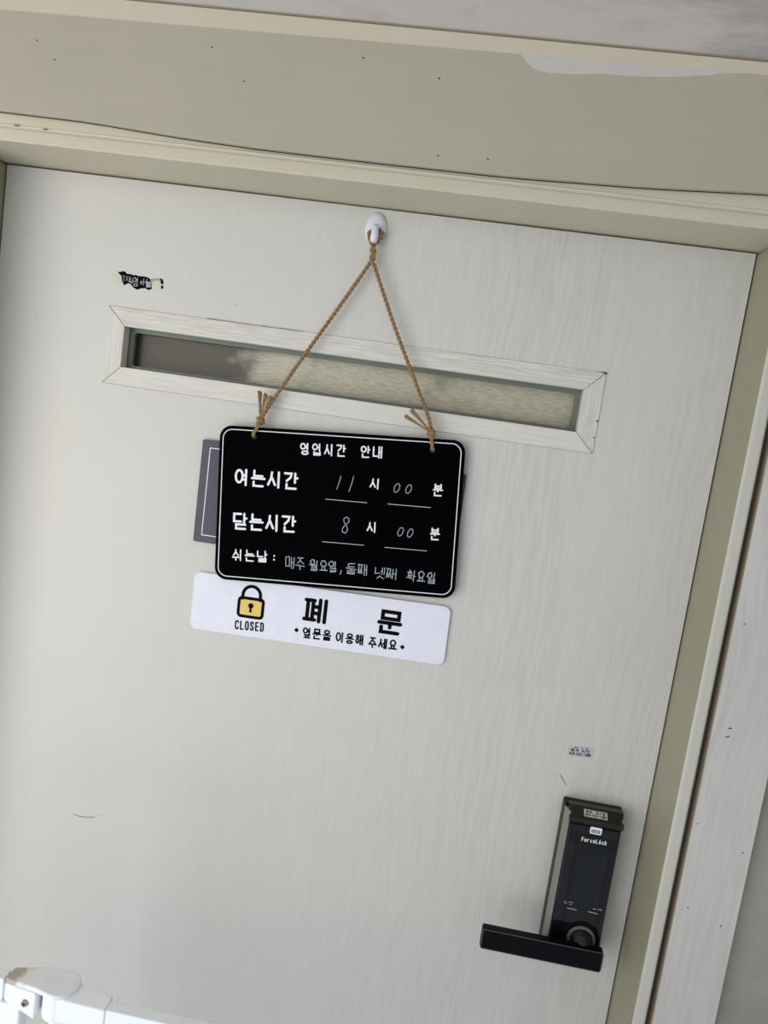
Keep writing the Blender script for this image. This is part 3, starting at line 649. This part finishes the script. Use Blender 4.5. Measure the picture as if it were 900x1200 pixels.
letters('handwriting', bs, ch, [('매주', (-64, -71.2), (-37.8, -71.2), 15.8, 1.0), ('월요일', (-31.8, -72.3), (5, -71.6), 15.0, 1.15),
    ('둘째', (16.2, -72.6), (44.8, -73), 14.6, 1.1), ('넷째', (53.9, -75.4), (82.3, -75), 14.6, 1.0), ('화요일', (95.2, -75.1), (133, -75.9), 14.2, 1.15)], Yb, gw=0.9, jitter=0.65)
strokes('handwriting', bs, ch, [[(10.2, -76), (10.2, -78.5), (9.0, -81)]], 1.2, Yb)

# jute twine: two plies twisted together
def resample(pts, step):
    pts = [Vector(p) for p in pts]
    # Catmull-Rom
    out = []
    for i in range(len(pts)-1):
        p0, p1, p2, p3 = pts[max(i-1, 0)], pts[i], pts[i+1], pts[min(i+2, len(pts)-1)]
        n = max(2, int((p2-p1).length/step))
        for j in range(n):
            t = j/n; out.append(0.5*((2*p1)+(-p0+p2)*t+(2*p0-5*p1+4*p2-p3)*t*t+(-p0+3*p1-3*p2+p3)*t**3))
    out.append(pts[-1]); return out
def twine(bm, pts, ply=0.00145, off=0.00130, pitch=0.0125, phase=0.0, fuzz=True):
    P = resample(pts, 0.0011); s = 0; n = len(P); nx = None; A = [[], []]
    for i, p in enumerate(P):
        t = (P[min(i+1, n-1)]-P[max(i-1, 0)]).normalized()
        if nx is None: nx = t.cross(Vector((0, 1, 0.01))).normalized()
        nx = (nx-t*nx.dot(t)).normalized(); ny = t.cross(nx)
        if i: s += (P[i]-P[i-1]).length
        a = 2*math.pi*s/pitch+phase
        for q in (0, 1):
            A[q].append(p+off*(math.cos(a+q*math.pi)*nx+math.sin(a+q*math.pi)*ny))
        if fuzz and random.random() < 0.16:
            d = (nx*random.uniform(-1, 1)+ny*random.uniform(-1, 1)+t*random.uniform(-1.5, 1.5)).normalized()
            tube(bm, [p, p+d*0.0022, p+d*0.0036+t*0.0006], 0.00007, 3, False)
    for q in (0, 1): tube(bm, A[q], ply, 7)
tw = bmesh.new()
# two twisted runs (mm in the board plane; third number is depth towards the viewer)
def V(u, v, d): return (u/1000*k, -d/1000, v/1000*k)
left = [V(-104.2, 110.0, 15), V(-92, 131, 14.5), V(-60, 181.5, 13.5), V(-20, 242, 12.5), V(12, 291, 12), V(23.5, 309, 12.2), V(28.0, 314.5, 12.5), V(28.6, 319, 13.5), V(25.4, 324.5, 12), V(26.8, 330, 11.5), V(31, 335, 10), V(35.8, 341.5, 9), V(36.8, 346.5, 8.2), V(30, 351, 8)]
right = [V(113.8, 109, 15), V(108, 128, 14.5), V(88, 172, 13.5), V(63, 226, 12.5), V(40, 281, 12.2), V(30.2, 305, 12.6), V(26.5, 311, 14), V(25.0, 317, 12), V(28.8, 324.0, 13.4), V(26, 330, 13), V(22.8, 336.5, 11), V(20.4, 342.5, 9.4), V(21.2, 347.5, 8.4), V(30, 351, 8)]
twine(tw, left); twine(tw, right, phase=1.3)
cd = obj('twine', tw, M['jute'], bs, smooth=True); cd['label'] = 'tan two-ply jute twine'
def knot(cx, cz, hole, ends, tilt):
    bm = bmesh.new()
    # wraps round the standing part
    for j in range(3):
        pts = []
        for i in range(15):
            a = 2*math.pi*i/14; ww = 4.6-0.6*j
            pts.append(V(cx+ww*math.cos(a)*math.cos(tilt), cz-2.7+2.7*j+1.6*math.sin(a+j*2.1)+ww*math.cos(a)*math.sin(tilt), 15.4+3.0*math.sin(a)))
        twine(bm, pts, 0.00125, 0.0009, 0.008, j, True)
    # doubled cord to the hole
    hx, hz = hole[0]*1000/k, hole[1]*1000/k
    for s in (-1.0, 1.0):
        twine(bm, [V(cx+s, cz-1, 15.5), V((cx+hx)/2+s*.8, (cz+hz)/2, 15.5), V(hx+s*.7, hz+2.8, 14.8), V(hx+s*.6, hz+0.8, 12.6), V(hx+s*.4, hz+1.5, 9.5), V(hx, hz+3, 7.6)], 0.00105, 0.0008)
    o = obj('knot', bm, M['jute'], cd, smooth=True)
    for e in ends:
        bm = bmesh.new(); ex, ez, spread = e
        dx, dz = ex-cx, ez-cz; L = math.hypot(dx, dz); nx, nz = -dz/L, dx/L
        for q in range(26):
            s = random.uniform(-1, 1); f = random.uniform(.86, 1.03)
            pts = [V(cx+nx*s*.6, cz+nz*s*.6, 15.5+random.uniform(-.8, .8)), V(cx+dx*.5+nx*s*1.1, cz+dz*.5+nz*s*1.1, 16.5+random.uniform(-1, 1)),
                   V(cx+dx*f+nx*s*spread, cz+dz*f+nz*s*spread, 16.5+random.uniform(-1.6, 1.6))]
            tube(bm, resample(pts, 0.003), 0.0006, 4)
        obj('frayed_end', bm, M['jute'], cd, smooth=True)
knot(-104.0, 108.5, HL, [(-106.0, 146.0, 2.9), (-98.0, 144, 2.7), (-91.0, 141, 2.2)], 0.2)
knot(113.6, 108.0, HR, [(87, 134.5, 2.7), (79.5, 126.5, 2.5)], -0.25)

# ------------------------------------------------------------------ stickers
ts = empty('torn_sticker', (0.1913, 0, 1.874), -R(2)); tag(ts, 'small half-scraped black and white name sticker at upper left of door', 'sticker')
def mm(P): return [(a/1000, b/1000) for a, b in P]
def spatch(name, P, mat, parent, y, th=0.0002):
    bm = bmesh.new(); prism_y(bm, mm(P), y-th, y); return obj(name, bm, mat, parent)
spatch('backing', [(-26, 7.6), (-22, 8.4), (-18, 9.6), (-15.5, 8.6), (-13.0, 6.4), (-8, 6.6), (-5, 5.6), (-1, 5.8), (3, 5.0), (9, 5.2), (14, 4.8), (18.5, 2.6), (20.8, 1.4), (21.2, -9.8), (17, -11.4), (12, -9.4), (7, -10.2), (2, -12.4), (-3, -10.6), (-7.5, -6.2), (-11, -5.4), (-16.5, -8.4), (-19.5, -2.5), (-20.5, 2.8)], M['ink'], ts, 0)
spatch('glue_residue', [(-32, 5.2), (-25, 4.2), (-20, 1), (-19, -5), (-24, -8.5), (-31, -4)], M['resid'], ts, 0, 0.0001)
spatch('glue_residue', [(21, 0), (29, 2), (33, -2), (31, -9), (24, -10.5), (20.5, -6)], M['resid'], ts, 0, 0.00015)
spatch('scraped_print', [(18.5, 1.5), (23.0, 4.0), (31, 4.2), (31, 1.5), (25, 1.6), (21.5, -.5), (20, -4)], M['patchgrey'], ts, 0, 0.00022)
spatch('scraped_print', [(-9.5, -2.4), (-5, -2.4), (-4.5, -5), (-9, -4.2)], M['patchgrey'], ts, 0, 0.00022)
spatch('scraped_print', [(11.8, -1.0), (19, -1), (20.5, -5), (20.0, -8), (14.5, -7)], M['patchgrey'], ts, 0, 0.00022)
spatch('backing_fragment', [(31.0, 5.0), (34.5, 4), (36.6, 0), (36, -2.6), (33, -2.2), (32.4, 1)], M['ink'], ts, 0, 0.0002)
spatch('backing_fragment', [(33.3, -4), (36.5, -4), (36.4, -8), (33.0, -8.4), (33.8, -6)], M['ink'], ts, 0, 0.0002)
strokes('lettering', ts, M['patchgrey'], [[(-19.0, 3.2), (-16.6, 3.6), (-17.2, -2.8)]]+S(syllable('재'), -14.6, -7.2, -3.4, 3.0), 0.75, -0.0003)
strokes('lettering', ts, M['line'], S(syllable('영'), -4.6, 2.8, -8.0, 2.8)+S(syllable('하')[2:], 5.2, 11.0, -6.0, 2.2)+S(syllable('늘'), 13.0, 18.6, -7.8, 2.0), 0.7, -0.0003)

def tiny_label(name, x, z, w, h, ang, y, label, mat, parent=None):
    t = empty(name, (x, y, z), -R(ang))
    obj('backing', plate([arc_rect(-w/2, w/2, -h/2, h/2, 0.0003, 2)], -0.0002, 0), mat, t)
    return t
t1 = tiny_label('service_sticker', 0.8517, 1.3545, 0.0322, 0.0142, 3.5, 0, 'tiny', M['label']); tag(t1, 'tiny silver service phone number sticker above the door lock', 'sticker')
letters('lettering', t1, M['ink'], [('도어 시 공', (-9.0, 4.5), (8.5, 4.5), 2.1, 0.45), ('번서', (-12.4, 1.2), (-2.5, 1.2), 3.7, 0.8), ('A/S', (1.2, 1.2), (11.0, 1.2), 3.7, 0.8), ('010-4761-1800', (-14.0, -3.5), (12.8, -3.5), 4.1, 0.85)], -0.0003, gw=0.86)

# ------------------------------------------------------------------ digital door lock
dl = empty('digital_door_lock', (0.878, 0, 1.19)); tag(dl, 'black digital door lock with sliding cover and long lever handle', 'lock')
X0, Z0 = 0.878, 1.19
def lx(bm, *pre):
    for v in bm.verts: v.co -= Vector((X0, 0, Z0))
    return bm
obj('back_housing', lx(boxm(0.8400, 0.9150, -0.0200, -0.0002, 1.0900, 1.2916)), M['lockblack'], dl, bevel=0.0022)
for P in ([(0.8404, -0.0195), (0.8448, -0.0345), (0.8462, -0.0345), (0.8462, -0.0190)], [(0.9148, -0.0195), (0.9126, -0.0345), (0.9110, -0.0345), (0.9110, -0.0190)]):
    bm = bmesh.new(); prism_z(bm, P, 1.0910, 1.2880); obj('side_trim', lx(bm), M['locktrim'], dl, bevel=0.0003)
obj('front_cover', lx(boxm(0.8463, 0.9108, -0.0360, -0.0150, 1.0920, 1.2766)), M['lockblack'], dl, bevel=0.0016)
obj('touch_panel', lx(boxm(0.8474, 0.9100, -0.0366, -0.0350, 1.0930, 1.2738)), M['lockglass'], dl, bevel=0.0004)
bm = bmesh.new()
prism_x(bm, [(-0.012, 1.2768), (-0.0376, 1.2768), (-0.0390, 1.2782), (-0.0393, 1.2806), (-0.0378, 1.2830), (-0.0215, 1.2926), (-0.012, 1.2928)], 0.8446, 0.9126)
obj('cover_cap', lx(bm), M['lockcap'], dl, bevel=0.0009)
bm = bmesh.new()
def annulus(bm, cx, cz, r0, r1, y0, y1, n=40):
    rings = [[bm.verts.new((cx+r*math.cos(2*math.pi*i/n), y, cz+r*math.sin(2*math.pi*i/n))) for i in range(n)] for r, y in ((r0, y0), (r0, y1), (r1, y1), (r1, y0))]
    for q in range(4):
        for i in range(n): bm.faces.new((rings[q][i], rings[q][(i+1) % n], rings[(q+1) % 4][(i+1) % n], rings[(q+1) % 4][i]))
RX, RZ = 0.8862, 1.1232
annulus(bm, RX, RZ, 0.0185, 0.0232, -0.0355, -0.0380); obj('rose', lx(bm), M['lockblack'], dl, bevel=0.0004)
bm = bmesh.new(); annulus(bm, RX, RZ, 0.0140, 0.0180, -0.0355, -0.0392); obj('ring', lx(bm), M['lockring'], dl, bevel=0.0005); 
bm = bmesh.new(); tube(bm, [(RX, -0.036, RZ), (RX, -0.040, RZ), (RX, -0.041, RZ), (RX, -0.050, RZ-0.006)], [0.0135, 0.0132, 0.0115, 0.0105], 28)
obj('spindle', lx(bm), M['lockcap'], dl, smooth=False)
LY = -0.036-0.0009
lv = obj('lever', lx(boxm(0.7590, 0.9112, -0.0620, -0.0480, 1.0992, 1.1262)), M['lever'], dl, bevel=0.0026, segs=3)
bm = plate([arc_rect(0.7594, 0.9108, 1.0996, 1.1259, 0.0028, 4), arc_rect(0.7604, 0.9098, 1.1004, 1.1251, 0.0022, 4)], -0.0617, -0.0609)
obj('lever_edge', lx(bm), M['leveredge'], lv)
bm = bmesh.new(); box(bm, 0.9095, 0.9122, -0.0600, -0.0440, 1.1010, 1.1230); obj('lever_end', lx(bm), M['lever'], lv, bevel=0.0012)
# printing on the lock
def lpos(x, z): return ((x-X0)*1000, (z-Z0)*1000)
PY = -0.0368
letters('logo_lettering', dl, M['white'], [('ForceLöck', lpos(0.8640, 1.2562), lpos(0.8962, 1.2566), 5.8, 0.85)], PY, gw=0.88)
bm = plate([[((x*1)+0, z) for x, z in arc_rect(-0.0073, 0.0073, -0.0046, 0.0046, 0.0016, 4)], arc_rect(-0.0054, 0.0054, -0.0030, 0.0010, 0.0005, 2)], PY-0.0001, PY)
for v in bm.verts: v.co += Vector((0.8800-X0, 0, 1.2702-Z0))
obj('card_icon', bm, M['white'], dl)
letters('icon_lettering', dl, M['white'], [('CARD', lpos(0.8756, 1.2691), lpos(0.8844, 1.2692), 2.4, 0.5)], PY)
strokes('indicator_marks', dl, M['line'], [[lpos(0.8624, 1.1609), lpos(0.8745, 1.1606)], [lpos(0.8893, 1.1615), lpos(0.9012, 1.1609)]], 0.7, PY)
letters('fine_lettering', dl, M['line'], [('-- ---', lpos(0.8569, 1.1688), lpos(0.8687, 1.1694), 1.7, 0.8), ('-- --', lpos(0.8575, 1.1665), lpos(0.8680, 1.1663), 1.4, 0.6)], PY)
letters('fine_lettering', dl, M['line'], [('-- ---', lpos(0.8945, 1.1668), lpos(0.9058, 1.1671), 2.0, 1.1)], PY)
# foil sticker on the sloping cap
a_s = math.atan2(1.2926-1.2830, 0.0378-0.0215)
t2 = empty('foil_sticker', (0.8778, -0.02965, 1.2878)); t2.rotation_euler = (-(math.pi/2-a_s), 0, 0)
tag(t2, 'tiny tan foil sticker with black print on the lock cap', 'sticker')
obj('backing', plate([arc_rect(-0.0146, 0.0146, -0.0052, 0.0052, 0.0003, 2)], -0.0005, -0.0003), M['label2'], t2)
letters('lettering', t2, M['ink'], [('번서 A/S', (-12, 2.2), (12, 2.2), 3.6, 0.9), ('010-4761-1800', (-13, -2.3), (13, -2.3), 3.6, 0.85)], -0.0006)

# ------------------------------------------------------------------ white safety gate in front of the door
gt = empty('safety_gate', (0.3246, -0.2971, 0)); tag(gt, 'white metal safety gate with hinged round-capped joint at lower left', 'gate')
GX, GY = 0.281, -0.204
GS = 0.88   # drawn at 1:1, built at 0.88 of that size with the feet still on the floor
def gx(bm):
    for v in bm.verts: v.co = Vector(((v.co.x-GX)*GS, (v.co.y-GY)*GS, v.co.z if v.co.z < 0.1 else v.co.z*GS+0.2094))
    return bm
obj('left_rail', gx(boxm(-0.02, 0.2170, -0.2145, -0.1985, 1.022, 1.0495)), M['gate'], gt, bevel=0.0015)
bm = bmesh.new()
P = [(0.2185, -0.2142), (0.2560, -0.2190)]+[(0.2805+0.0215*math.cos(R(a)), -0.2030+0.0215*math.sin(R(a))) for a in range(-110, 91, 12)]+[(0.2560, -0.1835), (0.2330, -0.1905), (0.2185, -0.1960)]
prism_z(bm, P, 1.0455, 1.0515)
cp = obj('hinge_cap', gx(bm), M['dustcap'], gt, bevel=0.0018, segs=3)
bm = bmesh.new(); prism_z(bm, [(0.2185, -0.2150), (0.2600, -0.2215), (0.2600, -0.1900), (0.2185, -0.1960)], 1.0180, 1.0455)
# taper the lower edge of the bracket towards the left
for v in bm.verts:
    if v.co.z < 1.02: v.co.z += 0.006 if v.co.x < 0.23 else -0.004
br = obj('hinge_bracket', gx(bm), M['gate'], gt, bevel=0.0016)
bm = bmesh.new(); tube(bm, [(0.2475, -0.2185, 1.0315), (0.2475, -0.2225, 1.0315)], [0.0042, 0.0036], 20); sc_ = obj('screw', gx(bm), M['steel'], br)
bm = bmesh.new(); box(bm, 0.2450, 0.2500, -0.2229, -0.2222, 1.0311, 1.0319); box(bm, 0.2471, 0.2479, -0.2229, -0.2222, 1.0290, 1.0340); obj('screw_slot', gx(bm), M['ink'], br)
bm = bmesh.new(); tube(bm, [(0.2805, -0.203, 1.0452), (0.2805, -0.203, 1.0145)], 0.0190, 32); obj('hinge_barrel', gx(bm), M['gate'], gt, smooth=False, bevel=0.0012)
bm = bmesh.new(); prism_x(bm, [(-0.2225, 1.0165), (-0.2225, 1.0470), (-0.1915, 1.0490), (-0.1915, 1.0165)], 0.2860, 0.3440)
for v in bm.verts:
    if v.co.x > 0.3:
        v.co.y = -0.2245 if v.co.y < -0.21 else -0.2035
        if v.co.z < 1.03: v.co.z = 1.0230
bmesh.ops.recalc_face_normals(bm, faces=bm.faces[:])
obj('rail_socket', gx(bm), M['gate'], gt, bevel=0.0018)
obj('right_rail', gx(boxm(0.3440, 1.10, -0.2235, -0.2070, 1.0255, 1.0475)), M['gate'], gt, bevel=0.0015)
obj('hinge_post', gx(boxm(0.2020, 0.2400, -0.2160, -0.1960, 0.0, 1.0215)), M['gate'], gt, bevel=0.002)
bm = bmesh.new(); tube(bm, [(0.2805, -0.203, 1.0140), (0.2805, -0.203, 0.05)], 0.0100, 20); obj('gate_post', gx(bm), M['gate'], gt, smooth=False)
obj('end_post', gx(boxm(1.10, 1.13, -0.2300, -0.2000, 0.0, 1.0500)), M['gate'], gt, bevel=0.002)
obj('end_post', gx(boxm(-0.05, -0.02, -0.2200, -0.1900, 0.0, 1.0500)), M['gate'], gt, bevel=0.002)
obj('bottom_rail', gx(boxm(0.291, 1.10, -0.2225, -0.2080, 0.05, 0.075)), M['gate'], gt, bevel=0.001)
obj('bottom_rail', gx(boxm(-0.02, 0.202, -0.2130, -0.1990, 0.05, 0.075)), M['gate'], gt, bevel=0.001)
x = 0.3360; first = None
xs = [0.3365+0.062*i for i in range(13)]+[0.02+0.06*i for i in range(3)]
for i, x in enumerate(xs):
    yy = -0.2150 if x > 0.3 else -0.2065
    if first is None:
        bm = bmesh.new(); tube(bm, [(0, 0, 0.06), (0, 0, 1.1120)], 0.0048, 14); o = obj('baluster', bm, M['gate'], gt, smooth=False); first = o
    else:
        o = first.copy(); COL.objects.link(o); o.parent = gt
    o.location = ((x-GX)*GS, (yy-GY)*GS, 0)
